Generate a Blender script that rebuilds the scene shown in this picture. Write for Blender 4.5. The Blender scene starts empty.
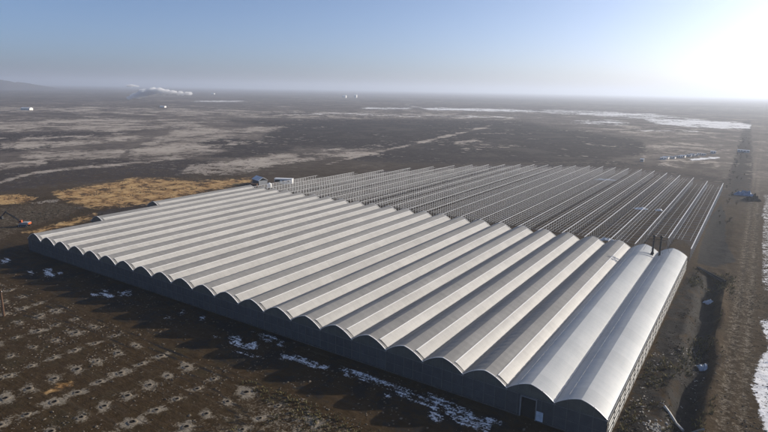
import bpy, math, random
import numpy as np
from mathutils import Vector, Matrix, noise as mnoise

random.seed(7)
rng = np.random.default_rng(11)
scene = bpy.context.scene
COL = scene.collection

# ------------------------------------------------------------------ camera
CAM = (16.02, -99.52, 62.67)
YAW, PITCH, ROLL, FPX = -0.5803, 0.22063, 0.01859, 564.92      # focal length in pixels of a 768 px wide frame
_fw = np.array([math.sin(YAW)*math.cos(PITCH), math.cos(YAW)*math.cos(PITCH), -math.sin(PITCH)])
_r0 = np.array([math.cos(YAW), -math.sin(YAW), 0.0])
_u0 = np.cross(_r0, _fw)
_rt = math.cos(ROLL)*_r0 + math.sin(ROLL)*_u0
_up = -math.sin(ROLL)*_r0 + math.cos(ROLL)*_u0
cd = bpy.data.cameras.new('camera')
cd.sensor_width = 36.0
cd.lens = 36.0*FPX/768.0
cd.clip_start = 0.5
cd.clip_end = 120000.0
cam = bpy.data.objects.new('camera', cd)
COL.objects.link(cam)
cam.matrix_world = Matrix(((_rt[0], _up[0], -_fw[0], CAM[0]), (_rt[1], _up[1], -_fw[1], CAM[1]), (_rt[2], _up[2], -_fw[2], CAM[2]), (0, 0, 0, 1)))
scene.camera = cam

# ------------------------------------------------------------------ sky, sun, exposure
SUN = Vector((14.4, 19.5, 7.4)).normalized()                   # from the ground towards the sun: read off the gable shadows
SUN_EL = math.asin(SUN.z)
SUN_AZ = math.atan2(SUN.x, SUN.y)
world = bpy.data.worlds.new('World')
scene.world = world
world.use_nodes = True
wn = world.node_tree.nodes
wl = world.node_tree.links
wn.clear()
sky = wn.new('ShaderNodeTexSky')
sky.sky_type = 'NISHITA'
sky.sun_disc = False
sky.sun_elevation = SUN_EL
sky.sun_rotation = SUN_AZ
sky.altitude = 0.0
sky.air_density = 0.45
sky.dust_density = 1.9
sky.ozone_density = 3.0
bg = wn.new('ShaderNodeBackground')
bg.inputs['Strength'].default_value = 0.132
wo = wn.new('ShaderNodeOutputWorld')
wb = wn.new('ShaderNodeMix'); wb.data_type = 'RGBA'; wb.blend_type = 'MULTIPLY'; wb.inputs[0].default_value = 1.0
wb.inputs[7].default_value = (1.03, 1.01, 0.97, 1.0)              # white balance
wl.new(sky.outputs['Color'], wb.inputs[6]); wl.new(wb.outputs[2], bg.inputs['Color'])
wl.new(bg.outputs['Background'], wo.inputs['Surface'])

sd = bpy.data.lights.new('sun', 'SUN')
sd.energy = 4.6
sd.angle = math.radians(0.6)
sd.color = (1.0, 0.91, 0.77)
sun = bpy.data.objects.new('sun', sd)
COL.objects.link(sun)
sun.rotation_euler = SUN.to_track_quat('Z', 'Y').to_euler()
sun.location = (100, 100, 300)

scene.view_settings.view_transform = 'Standard'
scene.view_settings.look = 'None'
scene.view_settings.exposure = 0.46
scene.view_settings.gamma = 1.0
scene.view_settings.use_curve_mapping = False
scene.render.engine = 'CYCLES'
scene.cycles.max_bounces = 6
scene.cycles.volume_bounces = 3
scene.cycles.use_denoising = True
scene.cycles.volume_step_rate = 4.0

# ------------------------------------------------------------------ helpers
def to_px(P):                                                    # world points -> photo pixels and depth
    d = np.asarray(P, float) - np.array(CAM)
    w = d @ _fw
    ws = np.where(np.abs(w) < 1e-6, 1e-6, w)
    return 384 + FPX*(d @ _rt)/ws, 216 - FPX*(d @ _up)/ws, w

def on_plane(x, y, z=0.0):                                       # photo pixel -> point at height z
    d = _fw + ((x-384)/FPX)*_rt + ((216-y)/FPX)*_up
    t = (z-CAM[2])/d[2]
    return Vector((CAM[0]+d[0]*t, CAM[1]+d[1]*t, z))

class MB:
    """collects vertices and faces, builds one mesh object"""
    def __init__(self):
        self.v = []; self.f = []
    def box(self, x0, x1, y0, y1, z0, z1):
        b = len(self.v)
        self.v += [(x0,y0,z0),(x1,y0,z0),(x1,y1,z0),(x0,y1,z0),(x0,y0,z1),(x1,y0,z1),(x1,y1,z1),(x0,y1,z1)]
        self.f += [(b,b+3,b+2,b+1),(b+4,b+5,b+6,b+7),(b,b+1,b+5,b+4),(b+1,b+2,b+6,b+5),(b+2,b+3,b+7,b+6),(b+3,b,b+4,b+7)]
        return self
    def tube(self, pts, r, n=6, caps=True):
        pts = [Vector(p) for p in pts]
        rs = r if isinstance(r, (list, tuple)) else [r]*len(pts)
        b = len(self.v)
        prev = None
        for i, p in enumerate(pts):
            t = (pts[min(i+1, len(pts)-1)] - pts[max(i-1, 0)])
            t = t.normalized() if t.length > 1e-9 else Vector((0,0,1))
            a = prev if prev is not None else (Vector((0,0,1)) if abs(t.z) < 0.9 else Vector((1,0,0)))
            x = a - t*a.dot(t)
            x = x.normalized() if x.length > 1e-6 else t.orthogonal().normalized()
            prev = x
            y = t.cross(x)
            for k in range(n):
                an = 2*math.pi*k/n
                self.v.append(tuple(p + (x*math.cos(an) + y*math.sin(an))*rs[i]))
        for i in range(len(pts)-1):
            for k in range(n):
                k2 = (k+1) % n
                self.f.append((b+i*n+k, b+i*n+k2, b+(i+1)*n+k2, b+(i+1)*n+k))
        if caps:
            self.f.append(tuple(b+k for k in reversed(range(n))))
            e = b+(len(pts)-1)*n
            self.f.append(tuple(e+k for k in range(n)))
        return self
    def prism(self, poly, y0, y1, axis='y'):                     # polygon in (x, z) pushed along y (or in (y, z) along x)
        b = len(self.v); n = len(poly)
        for s in (y0, y1):
            for (p, q) in poly:
                self.v.append((p, s, q) if axis == 'y' else (s, p, q))
        self.f.append(tuple(range(b, b+n))); self.f.append(tuple(reversed(range(b+n, b+2*n))))
        for k in range(n):
            k2 = (k+1) % n
            self.f.append((b+k, b+n+k, b+n+k2, b+k2))
        return self
    def mesh(self, name, m, smooth=False):
        me = bpy.data.meshes.new(name)
        me.from_pydata(self.v, [], self.f)
        me.materials.append(m)
        if smooth: me.polygons.foreach_set('use_smooth', [True]*len(me.polygons))
        me.update()
        return me
    def build(self, name, m, parent=None, loc=None, smooth=False, stuff=False):
        return link(name, self.mesh(name, m, smooth), parent, loc, stuff=stuff)

def link(name, me, parent=None, loc=None, rz=0.0, stuff=False):
    o = bpy.data.objects.new(name, me)
    COL.objects.link(o)
    if parent is not None: o.parent = parent
    if loc is not None: o.location = loc
    if rz: o.rotation_euler = (0, 0, rz)
    if stuff: o['kind'] = 'stuff'
    return o

def thing(name, label, cat, loc=(0,0,0), rz=0.0, group=None):
    o = link(name, None, None, loc, rz)
    o.empty_display_size = 0.5
    return tag(o, label, cat, group)

def tag(o, label, cat, group=None):
    o['label'] = label; o['category'] = cat
    if group: o['group'] = group
    return o

def np_mesh(name, V, F, m, smooth=True):
    me = bpy.data.meshes.new(name)
    F = np.asarray(F, np.int32)
    me.vertices.add(len(V)); me.vertices.foreach_set('co', np.asarray(V, np.float32).ravel())
    me.loops.add(F.size); me.loops.foreach_set('vertex_index', F.ravel())
    me.polygons.add(len(F))
    k = F.shape[1]
    me.polygons.foreach_set('loop_start', np.arange(0, F.size, k, dtype=np.int32))
    me.polygons.foreach_set('loop_total', np.full(len(F), k, np.int32))
    me.polygons.foreach_set('use_smooth', np.full(len(F), smooth))
    me.materials.append(m)
    me.update(calc_edges=True)
    return me

# numpy value noise ------------------------------------------------
def _hash(ix, iy, s):
    h = (ix.astype(np.int64)*374761393 + iy.astype(np.int64)*668265263 + s*1442695041) & 0xFFFFFFFF
    h = ((h ^ (h >> 13))*1274126177) & 0xFFFFFFFF
    return ((h ^ (h >> 16)) & 0xFFFF)/65535.0
def vnoise(x, y, s=0):
    ix = np.floor(x); iy = np.floor(y)
    fx = x-ix; fy = y-iy
    fx = fx*fx*(3-2*fx); fy = fy*fy*(3-2*fy)
    a = _hash(ix, iy, s); b = _hash(ix+1, iy, s); c = _hash(ix, iy+1, s); d = _hash(ix+1, iy+1, s)
    return (a*(1-fx)+b*fx)*(1-fy) + (c*(1-fx)+d*fx)*fy
def fbm(x, y, s=0, o=4):
    t = 0; a = 0.5; n = 0
    for i in range(o):
        t = t + a*vnoise(x*2**i, y*2**i, s+i*17); n += a; a *= 0.5
    return t/n
def sstep(a, b, x):
    t = np.clip((x-a)/(b-a), 0, 1)
    return t*t*(3-2*t)

# ------------------------------------------------------------------ materials
def mat(name):
    m = bpy.data.materials.new(name)
    m.use_nodes = True
    nt = m.node_tree
    return m, nt, nt.nodes['Principled BSDF']

def nd(nt, kind, **kw):
    n = nt.nodes.new(kind)
    for k, v in kw.items():
        if k in n.inputs: n.inputs[k].default_value = v
        else: setattr(n, k, v)
    return n

def math_n(nt, op, a, b=None, c=None, clamp=False):
    n = nt.nodes.new('ShaderNodeMath'); n.operation = op; n.use_clamp = clamp
    for i, x in enumerate((a, b, c)):
        if x is None: continue
        if isinstance(x, (int, float)): n.inputs[i].default_value = x
        else: nt.links.new(x, n.inputs[i])
    return n.outputs[0]

def ss_n(nt, x, lo, hi):
    n = nt.nodes.new('ShaderNodeMapRange'); n.interpolation_type = 'SMOOTHSTEP'
    nt.links.new(x, n.inputs['Value'])
    n.inputs['From Min'].default_value = lo; n.inputs['From Max'].default_value = hi
    return n.outputs['Result']

def mix_n(nt, f, a, b):
    n = nt.nodes.new('ShaderNodeMix'); n.data_type = 'RGBA'
    for s, x in ((n.inputs[0], f), (n.inputs[6], a), (n.inputs[7], b)):
        if isinstance(x, (int, float)): s.default_value = x
        elif isinstance(x, tuple): s.default_value = (*x, 1.0) if len(x) == 3 else x
        else: nt.links.new(x, s)
    return n.outputs[2]

def noise_n(nt, vec, scale, detail=5.0, rough=0.6, dist=0.0):
    n = nt.nodes.new('ShaderNodeTexNoise')
    n.inputs['Scale'].default_value = scale; n.inputs['Detail'].default_value = detail
    n.inputs['Roughness'].default_value = rough; n.inputs['Distortion'].default_value = dist
    nt.links.new(vec, n.inputs['Vector'])
    return n.outputs['Fac']

def simple(name, col, rough=0.7, metal=0.0, var=0.25, scale=3.0, spec=0.5, bump=0.0):
    """paint, steel, timber, plastic ... with worn, uneven colour"""
    m, nt, b = mat(name)
    tc = nd(nt, 'ShaderNodeTexCoord')
    n1 = noise_n(nt, tc.outputs['Object'], scale, 6, 0.65)
    n2 = noise_n(nt, tc.outputs['Object'], scale*7, 4, 0.6)
    f = math_n(nt, 'ADD', math_n(nt, 'MULTIPLY', n1, 0.65), math_n(nt, 'MULTIPLY', n2, 0.35))
    lo = tuple(c*(1-var) for c in col); hi = tuple(min(1, c*(1+var)) for c in col)
    c = mix_n(nt, ss_n(nt, f, 0.3, 0.7), lo, hi)
    nt.links.new(c, b.inputs['Base Color'])
    b.inputs['Roughness'].default_value = rough; b.inputs['Metallic'].default_value = metal
    b.inputs['Specular IOR Level'].default_value = spec
    if bump:
        bp = nd(nt, 'ShaderNodeBump'); bp.inputs['Strength'].default_value = bump; bp.inputs['Distance'].default_value = 0.05
        nt.links.new(f, bp.inputs['Height']); nt.links.new(bp.outputs['Normal'], b.inputs['Normal'])
    return m

def film(name, ca, cb, trans, rough, spec=0.5, clear=0.0):
    """greenhouse polythene: a dull sheet that lets part of the light through, with dust streaks"""
    m, nt, b = mat(name)
    tc = nd(nt, 'ShaderNodeTexCoord')
    oi = nd(nt, 'ShaderNodeObjectInfo')
    off = nd(nt, 'ShaderNodeVectorMath', operation='MULTIPLY_ADD')
    nt.links.new(oi.outputs['Random'], off.inputs[0]); off.inputs[1].default_value = (91, 57, 23)
    nt.links.new(tc.outputs['Object'], off.inputs[2])
    mp = nd(nt, 'ShaderNodeMapping'); mp.inputs['Scale'].default_value = (0.5, 0.035, 0.5)
    nt.links.new(off.outputs[0], mp.inputs['Vector'])
    a = noise_n(nt, mp.outputs['Vector'], 1.0, 5, 0.6)
    mp2 = nd(nt, 'ShaderNodeMapping'); mp2.inputs['Scale'].default_value = (0.12, 0.4, 0.12)
    nt.links.new(off.outputs[0], mp2.inputs['Vector'])
    c = noise_n(nt, mp2.outputs['Vector'], 1.0, 4, 0.6)
    g = noise_n(nt, off.outputs[0], 1.3, 5, 0.7)
    f = math_n(nt, 'ADD', math_n(nt, 'ADD', math_n(nt, 'MULTIPLY', a, 0.5), math_n(nt, 'MULTIPLY', c, 0.25)), math_n(nt, 'MULTIPLY', g, 0.25))
    col = mix_n(nt, ss_n(nt, f, 0.32, 0.68), ca, cb)
    sxy = nd(nt, 'ShaderNodeSeparateXYZ'); nt.links.new(tc.outputs['Object'], sxy.inputs[0])
    by = math_n(nt, 'DIVIDE', sxy.outputs['Y'], 5.0)
    wn_ = nd(nt, 'ShaderNodeTexWhiteNoise', noise_dimensions='2D')
    cb_ = nd(nt, 'ShaderNodeCombineXYZ'); nt.links.new(math_n(nt, 'FLOOR', by), cb_.inputs[0]); nt.links.new(math_n(nt, 'MULTIPLY', oi.outputs['Random'], 97.0), cb_.inputs[1])
    nt.links.new(cb_.outputs[0], wn_.inputs['Vector'])
    fy_ = math_n(nt, 'FRACT', math_n(nt, 'DIVIDE', sxy.outputs['Y'], 2.5))
    rib = math_n(nt, 'MULTIPLY', ss_n(nt, math_n(nt, 'ABSOLUTE', math_n(nt, 'SUBTRACT', fy_, 0.5)), 0.46, 0.49), -0.09)
    r = math_n(nt, 'MULTIPLY_ADD', oi.outputs['Random'], 0.14, 0.90)
    r = math_n(nt, 'ADD', math_n(nt, 'MULTIPLY_ADD', wn_.outputs['Value'], 0.09, r), rib)
    hs = nd(nt, 'ShaderNodeHueSaturation'); nt.links.new(col, hs.inputs['Color']); nt.links.new(r, hs.inputs['Value'])
    nt.links.new(hs.outputs['Color'], b.inputs['Base Color'])
    rr = math_n(nt, 'MULTIPLY_ADD', f, 0.25, rough-0.12)
    nt.links.new(rr, b.inputs['Roughness'])
    b.inputs['Specular IOR Level'].default_value = spec
    bp = nd(nt, 'ShaderNodeBump'); bp.inputs['Strength'].default_value = 0.12; bp.inputs['Distance'].default_value = 0.2
    nt.links.new(g, bp.inputs['Height']); nt.links.new(bp.outputs['Normal'], b.inputs['Normal'])
    tl = nd(nt, 'ShaderNodeBsdfTranslucent'); nt.links.new(hs.outputs['Color'], tl.inputs['Color'])
    tp_ = nd(nt, 'ShaderNodeBsdfTransparent'); mz = nd(nt, 'ShaderNodeMixShader'); mz.inputs[0].default_value = clear
    mx = nd(nt, 'ShaderNodeMixShader'); mx.inputs[0].default_value = trans
    nt.links.new(b.outputs[0], mx.inputs[1]); nt.links.new(tl.outputs[0], mx.inputs[2])
    nt.links.new(mx.outputs[0], mz.inputs[1]); nt.links.new(tp_.outputs[0], mz.inputs[2])
    nt.links.new(mz.outputs[0] if clear else mx.outputs[0], nt.nodes['Material Output'].inputs['Surface'])
    return m

M = {}
M['film_old'] = film('film_old', (0.40, 0.385, 0.365), (0.51, 0.495, 0.47), 0.46, 0.52, 0.5, 0.10)
M['film_vent'] = film('film_vent', (0.51, 0.49, 0.455), (0.64, 0.62, 0.58), 0.32, 0.48, 0.6)
M['film_new'] = film('film_new', (0.67, 0.70, 0.715), (0.79, 0.805, 0.805), 0.45, 0.45, 0.4, 0.10)
M['film_wall'] = film('film_wall', (0.085, 0.094, 0.086), (0.135, 0.145, 0.132), 0.10, 0.35)  # dark colour carries the dim interior seen through clear film
M['film_low'] = film('film_low', (0.055, 0.062, 0.068), (0.092, 0.100, 0.105), 0.05, 0.40)  # lower sheet, the dim interior put into its colour more darkly
M['side_a'] = film('side_a', (0.26, 0.25, 0.23), (0.34, 0.33, 0.305), 0.15, 0.4)
M['side_b'] = film('side_b', (0.13, 0.125, 0.115), (0.19, 0.185, 0.17), 0.15, 0.4)
M['galv'] = simple('galvanised_steel', (0.62, 0.62, 0.61), 0.42, 0.35, 0.15, 0.6)
M['galv_dull'] = simple('galvanised_dull', (0.33, 0.33, 0.33), 0.55, 0.4, 0.2, 0.6)
M['galv_pale'] = simple('galvanised_pale', (0.70, 0.69, 0.67), 0.5, 0.0, 0.12, 0.4)
M['steel_dark'] = simple('steel_in_wall', (0.15, 0.15, 0.15), 0.6, 0.2, 0.25, 0.6)
M['white_alu'] = simple('white_rail', (0.82, 0.81, 0.78), 0.4, 0.0, 0.06, 0.5)
M['dark_steel'] = simple('dark_steel', (0.016, 0.016, 0.018), 0.6, 0.2, 0.4, 2.0)
M['rubber'] = simple('rubber', (0.012, 0.012, 0.013), 0.8, 0.0, 0.3, 4.0)
M['concrete'] = simple('concrete', (0.27, 0.26, 0.24), 0.9, 0.0, 0.25, 1.5, 0.3, 0.4)
M['dark_plinth'] = simple('dark_concrete', (0.075, 0.073, 0.07), 0.9, 0.0, 0.3, 1.5, 0.3)  # darker concrete colour for the front plinth
M['white_paint'] = simple('white_paint', (0.74, 0.74, 0.72), 0.5, 0.0, 0.12, 0.8)
M['grey_paint'] = simple('grey_paint', (0.30, 0.31, 0.32), 0.55, 0.0, 0.2, 0.8)
M['orange_paint'] = simple('orange_paint', (0.42, 0.095, 0.028), 0.45, 0.0, 0.2, 1.2)
M['glass'] = simple('dark_glass', (0.02, 0.025, 0.03), 0.12, 0.0, 0.2, 1.0, 0.6)
M['timber'] = simple('timber', (0.10, 0.060, 0.038), 0.85, 0.0, 0.35, 3.0, 0.2, 0.4)
M['blue_tarp'] = simple('blue_tarp', (0.16, 0.24, 0.36), 0.6, 0.0, 0.3, 0.7)
M['plastic'] = simple('plastic_sheet', (0.55, 0.60, 0.66), 0.35, 0.0, 0.25, 1.0)
M['pale_pipe'] = simple('pale_pipe', (0.52, 0.50, 0.46), 0.6, 0.0, 0.25, 1.5)
M['bark'] = simple('bark', (0.052, 0.046, 0.038), 0.9, 0.0, 0.3, 2.0, 0.2)
M['twig'] = simple('twig', (0.060, 0.056, 0.046), 0.9, 0.0, 0.3, 1.0, 0.2)
M['weed'] = simple('weed', (0.17, 0.145, 0.065), 0.9, 0.0, 0.45, 0.4, 0.2)
M['clod'] = simple('clod', (0.13, 0.107, 0.08), 0.95, 0.0, 0.45, 0.25, 0.2)
M['clod_dark'] = simple('clod_dark', (0.055, 0.046, 0.036), 0.95, 0.0, 0.45, 0.25, 0.2)
M['rubble'] = simple('rubble', (0.30, 0.28, 0.25), 0.9, 0.0, 0.5, 0.3, 0.3)
M['hole'] = simple('hole_shade', (0.012, 0.010, 0.008), 0.95, 0.0, 0.3, 2.0, 0.1)  # near-black colour stands in for the shade down in the hole
M['spoil'] = simple('spoil', (0.165, 0.136, 0.100), 0.95, 0.0, 0.35, 1.2, 0.2, 0.6)
M['roof_tile'] = simple('roof_sheet', (0.72, 0.72, 0.72), 0.6, 0.0, 0.2, 0.3)
M['house_wall'] = simple('house_wall', (0.62, 0.60, 0.56), 0.85, 0.0, 0.15, 0.4)

def ground_material():
    m, nt, b = mat('ground_soil')
    geo = nd(nt, 'ShaderNodeNewGeometry')
    P = geo.outputs['Position']
    A = nd(nt, 'ShaderNodeAttribute', attribute_name='soil_a')
    B = nd(nt, 'ShaderNodeAttribute', attribute_name='soil_b')
    sa = nd(nt, 'ShaderNodeSeparateColor'); nt.links.new(A.outputs['Color'], sa.inputs[0])
    sb = nd(nt, 'ShaderNodeSeparateColor'); nt.links.new(B.outputs['Color'], sb.inputs[0])
    sand, snow, orange = sa.outputs[0], sa.outputs[1], sa.outputs[2]
    spoil, dark, dark_soil = sb.outputs[0], sb.outputs[1], sb.outputs[2]
    far = B.outputs['Alpha']
    n_fine = noise_n(nt, P, 2.2, 5, 0.7)
    n_clod = noise_n(nt, P, 0.55, 6, 0.68, 0.3)
    n_med = noise_n(nt, P, 0.12, 7, 0.65, 0.4)
    n_big = noise_n(nt, P, 0.018, 8, 0.66, 0.6)
    n_huge = noise_n(nt, P, 0.0022, 9, 0.66, 0.5)
    st = nd(nt, 'ShaderNodeMapping'); st.inputs['Scale'].default_value = (0.06, 1.0, 1.0); st.inputs['Rotation'].default_value = (0, 0, math.radians(6))
    nt.links.new(P, st.inputs['Vector'])
    n_rut = noise_n(nt, st.outputs['Vector'], 0.9, 5, 0.62, 0.4)
    sy = nd(nt, 'ShaderNodeMapping'); sy.inputs['Scale'].default_value = (1.0, 0.035, 1.0)
    nt.links.new(P, sy.inputs['Vector'])
    n_lane = noise_n(nt, sy.outputs['Vector'], 0.7, 5, 0.62, 0.3)
    near_n = math_n(nt, 'ADD', math_n(nt, 'MULTIPLY', n_clod, 0.45), math_n(nt, 'MULTIPLY', n_med, 0.55))
    far_n = math_n(nt, 'ADD', math_n(nt, 'ADD', math_n(nt, 'MULTIPLY', n_big, 0.42), math_n(nt, 'MULTIPLY', n_huge, 0.22)), math_n(nt, 'MULTIPLY', n_med, 0.36))
    mixn = nd(nt, 'ShaderNodeMix'); nt.links.new(far, mixn.inputs[0]); nt.links.new(near_n, mixn.inputs[2]); nt.links.new(far_n, mixn.inputs[3])
    nz = ss_n(nt, mixn.outputs[0], 0.36, 0.64)
    fine_n = ss_n(nt, math_n(nt, 'ADD', math_n(nt, 'MULTIPLY', n_clod, 0.5), math_n(nt, 'MULTIPLY', n_fine, 0.5)), 0.34, 0.66)
    near_n = ss_n(nt, near_n, 0.33, 0.67)
    # near soil and far steppe
    near_c = mix_n(nt, ss_n(nt, n_clod, 0.30, 0.72), (0.034, 0.0205, 0.0080), (0.060, 0.039, 0.019))
    near_c = mix_n(nt, math_n(nt, 'MULTIPLY', ss_n(nt, n_rut, 0.52, 0.72), 0.5), near_c, (0.080, 0.061, 0.040))
    near_c = mix_n(nt, math_n(nt, 'MULTIPLY', ss_n(nt, n_med, 0.50, 0.72), 0.45), near_c, (0.045, 0.038, 0.019))
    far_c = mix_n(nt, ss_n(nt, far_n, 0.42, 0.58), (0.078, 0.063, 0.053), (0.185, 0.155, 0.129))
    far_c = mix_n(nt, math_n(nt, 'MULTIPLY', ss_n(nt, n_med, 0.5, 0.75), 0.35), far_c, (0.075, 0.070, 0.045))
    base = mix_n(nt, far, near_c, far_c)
    def msk(w, gain, lo=0.42, hi=0.58, n=nz):
        return math_n(nt, 'MULTIPLY', math_n(nt, 'MAXIMUM', far, ss_n(nt, w, 0.03, 0.25)), ss_n(nt, math_n(nt, 'ADD', w, math_n(nt, 'MULTIPLY', math_n(nt, 'SUBTRACT', n, 0.5), gain)), lo, hi))
    dk = mix_n(nt, ss_n(nt, n_med, 0.35, 0.68), (0.030, 0.023, 0.020), (0.058, 0.046, 0.040))
    base = mix_n(nt, msk(dark, 1.5, 0.32, 0.68), base, dk)
    sc = mix_n(nt, ss_n(nt, n_big, 0.38, 0.62), (0.23, 0.195, 0.162), (0.42, 0.365, 0.305))
    sc = mix_n(nt, math_n(nt, 'MULTIPLY', ss_n(nt, n_med, 0.5, 0.66), 0.55), sc, (0.15, 0.128, 0.104))
    base = mix_n(nt, msk(sand, 1.75, 0.42, 0.70), base, sc)
    oc = mix_n(nt, ss_n(nt, n_med, 0.35, 0.65), (0.34, 0.165, 0.05), (0.52, 0.345, 0.15))
    oc = mix_n(nt, ss_n(nt, n_rut, 0.50, 0.66), oc, (0.20, 0.125, 0.06))
    oc = mix_n(nt, math_n(nt, 'MULTIPLY', ss_n(nt, n_clod, 0.52, 0.68), 0.6), oc, (0.46, 0.36, 0.24))
    base = mix_n(nt, math_n(nt, 'MULTIPLY', ss_n(nt, orange, 0.05, 0.3), msk(orange, 0.95, 0.22, 0.86, nz)), base, oc)
    spc = mix_n(nt, ss_n(nt, n_fine, 0.3, 0.7), (0.165, 0.138, 0.102), (0.26, 0.222, 0.170))
    base = mix_n(nt, msk(spoil, 0.62, 0.32, 0.80, fine_n), base, spc)
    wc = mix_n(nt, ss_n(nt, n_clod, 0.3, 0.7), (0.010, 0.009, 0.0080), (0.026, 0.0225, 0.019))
    wm = msk(dark_soil, 0.6, 0.35, 0.65, near_n)
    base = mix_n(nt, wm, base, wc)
    fs = nd(nt, 'ShaderNodeMix'); nt.links.new(far, fs.inputs[0]); nt.links.new(math_n(nt, 'ADD', math_n(nt, 'MULTIPLY', fine_n, 0.68), math_n(nt, 'MULTIPLY', ss_n(nt, n_rut, 0.34, 0.66), 0.32)), fs.inputs[2]); nt.links.new(nz, fs.inputs[3])
    fsn = fs.outputs[0]
    sn = mix_n(nt, ss_n(nt, n_clod, 0.35, 0.65), (0.70, 0.69, 0.68), (0.88, 0.87, 0.86))
    snm = math_n(nt, 'MULTIPLY', ss_n(nt, snow, 0.05, 0.3), msk(snow, 1.25, 0.42, 0.80, fsn))
    base = mix_n(nt, snm, base, sn)
    # wheel lanes on the road show as worn lighter strips inside the lane noise
    nt.links.new(base, b.inputs['Base Color'])
    rg = nd(nt, 'ShaderNodeMix'); nt.links.new(wm, rg.inputs[0]); rg.inputs[2].default_value = 0.95; rg.inputs[3].default_value = 0.85
    nt.links.new(rg.outputs[0], b.inputs['Roughness'])
    b.inputs['Specular IOR Level'].default_value = 0.06
    hgt = math_n(nt, 'ADD', math_n(nt, 'ADD', math_n(nt, 'MULTIPLY', n_clod, 0.6), math_n(nt, 'MULTIPLY', n_fine, 0.25)), math_n(nt, 'ADD', math_n(nt, 'MULTIPLY', n_rut, 0.35), math_n(nt, 'MULTIPLY', n_lane, 0.12)))
    bp = nd(nt, 'ShaderNodeBump'); bp.inputs['Strength'].default_value = 0.75; bp.inputs['Distance'].default_value = 0.4
    nt.links.new(hgt, bp.inputs['Height']); nt.links.new(bp.outputs['Normal'], b.inputs['Normal'])
    return m
M['ground'] = ground_material()

# ------------------------------------------------------------------ the ground
SP, L = 9.6, 127.2                        # span of one vault, length of the greenhouse
EAVE, RIDGE, RAD = 5.0, 7.4, 6.0
PIT_X = [-9.5*i - 0.2 for i in range(5, 21)]
PIT_Y = [-25.0 - 5.0*j for j in range(0, 10)]

def axis(lo, hi, step, parts, g, big):
    """fine cells from lo to hi (parts: list of (start, step)), then growing by g out to +-big"""
    c = [lo]
    while c[-1] < hi:
        s = step
        for a, b_, st in parts:
            if a <= c[-1] < b_: s = st
        c.append(c[-1]+s)
    s = step
    while c[-1] < big: s *= g; c.append(c[-1]+s)
    s = step; d = []
    x = c[0]
    while x > -big: s *= g; x -= s; d.append(x)
    return np.array(d[::-1]+c)

gx = axis(-330, 34, 1.5, [(-190, 34, 0.8)], 1.026, 42000)
gy = axis(-95, 170, 1.3, [(-72, 4, 0.7)], 1.022, 42000)
GX, GY = np.meshgrid(gx, gy)
X = GX.ravel(); Y = GY.ravel()

def in_green(x, y, pad=0.0):
    return (x < 0.3+pad) & (y > -0.3-pad) & (y < L+0.3+pad) & (x > -211.4-pad)

def height(x, y):
    d = np.hypot(x+60, y-60)
    near = sstep(500, 200, d)
    h = (fbm(x*0.35, y*0.35, 3, 3)-0.5)*0.35*near + (fbm(x*0.06, y*0.06, 9, 3)-0.5)*0.5*near
    fl = sstep(400, 6000, d)
    h = h + (fbm(x*0.0016, y*0.0016, 21, 4)-0.5)*9.0*fl
    # flat pad under the greenhouse and the frame
    pad = np.maximum(np.maximum(-(x+270), x-3), np.maximum(-(y+6), y-400))
    h = h*sstep(0, 8, pad)*1.0 + 0
    pits = sstep(-22, -26, y)*sstep(-30, -45, x)
    h = h*(1-0.6*pits)
    # drainage ditch beside the road, with the bank thrown up on the road side
    cx = 10.2 + 0.8*np.sin(y*0.045) + 0.4*np.sin(y*0.17)
    on = sstep(2, 14, y)*sstep(128, 112, y)
    prof = np.exp(-(np.abs(x-cx)/2.7)**3)
    h = h - 2.2*prof*on*(0.7+0.6*fbm(x*0.1, y*0.1, 5, 2))
    h = h + 0.9*np.exp(-((x-cx-4.0)/1.5)**2)*on*fbm(x*0.25, y*0.12, 31, 3)*1.6
    h = h + sstep(1.5, 4, x)*sstep(15, 12.5, x)*sstep(0, 8, y)*sstep(150, 120, y)*((fbm(x*0.55, y*0.3, 41, 3)-0.5)*1.1)
    # shallow hollow beyond the greenhouse corner
    hol = np.exp(-(((x-6)/5.0)**2+((y-195)/55.0)**2)**2)
    h = h - 0.7*hol
    # wheel ruts of the road
    road = sstep(14, 15.5, x)*sstep(24.5, 22.5, x)
    h = h*(1-0.7*road) + road*(-0.13*np.exp(-((x-17.4)/0.5)**2) - 0.13*np.exp(-((x-20.4)/0.5)**2))
    return h
H = height(X, Y)
px, py, pw = to_px(np.stack([X, Y, np.zeros_like(X)], 1))
vis = (pw > 5) & (px > -400) & (px < 1200)
# beyond the photo's frame nothing is painted; the general soil and steppe go on

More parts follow.
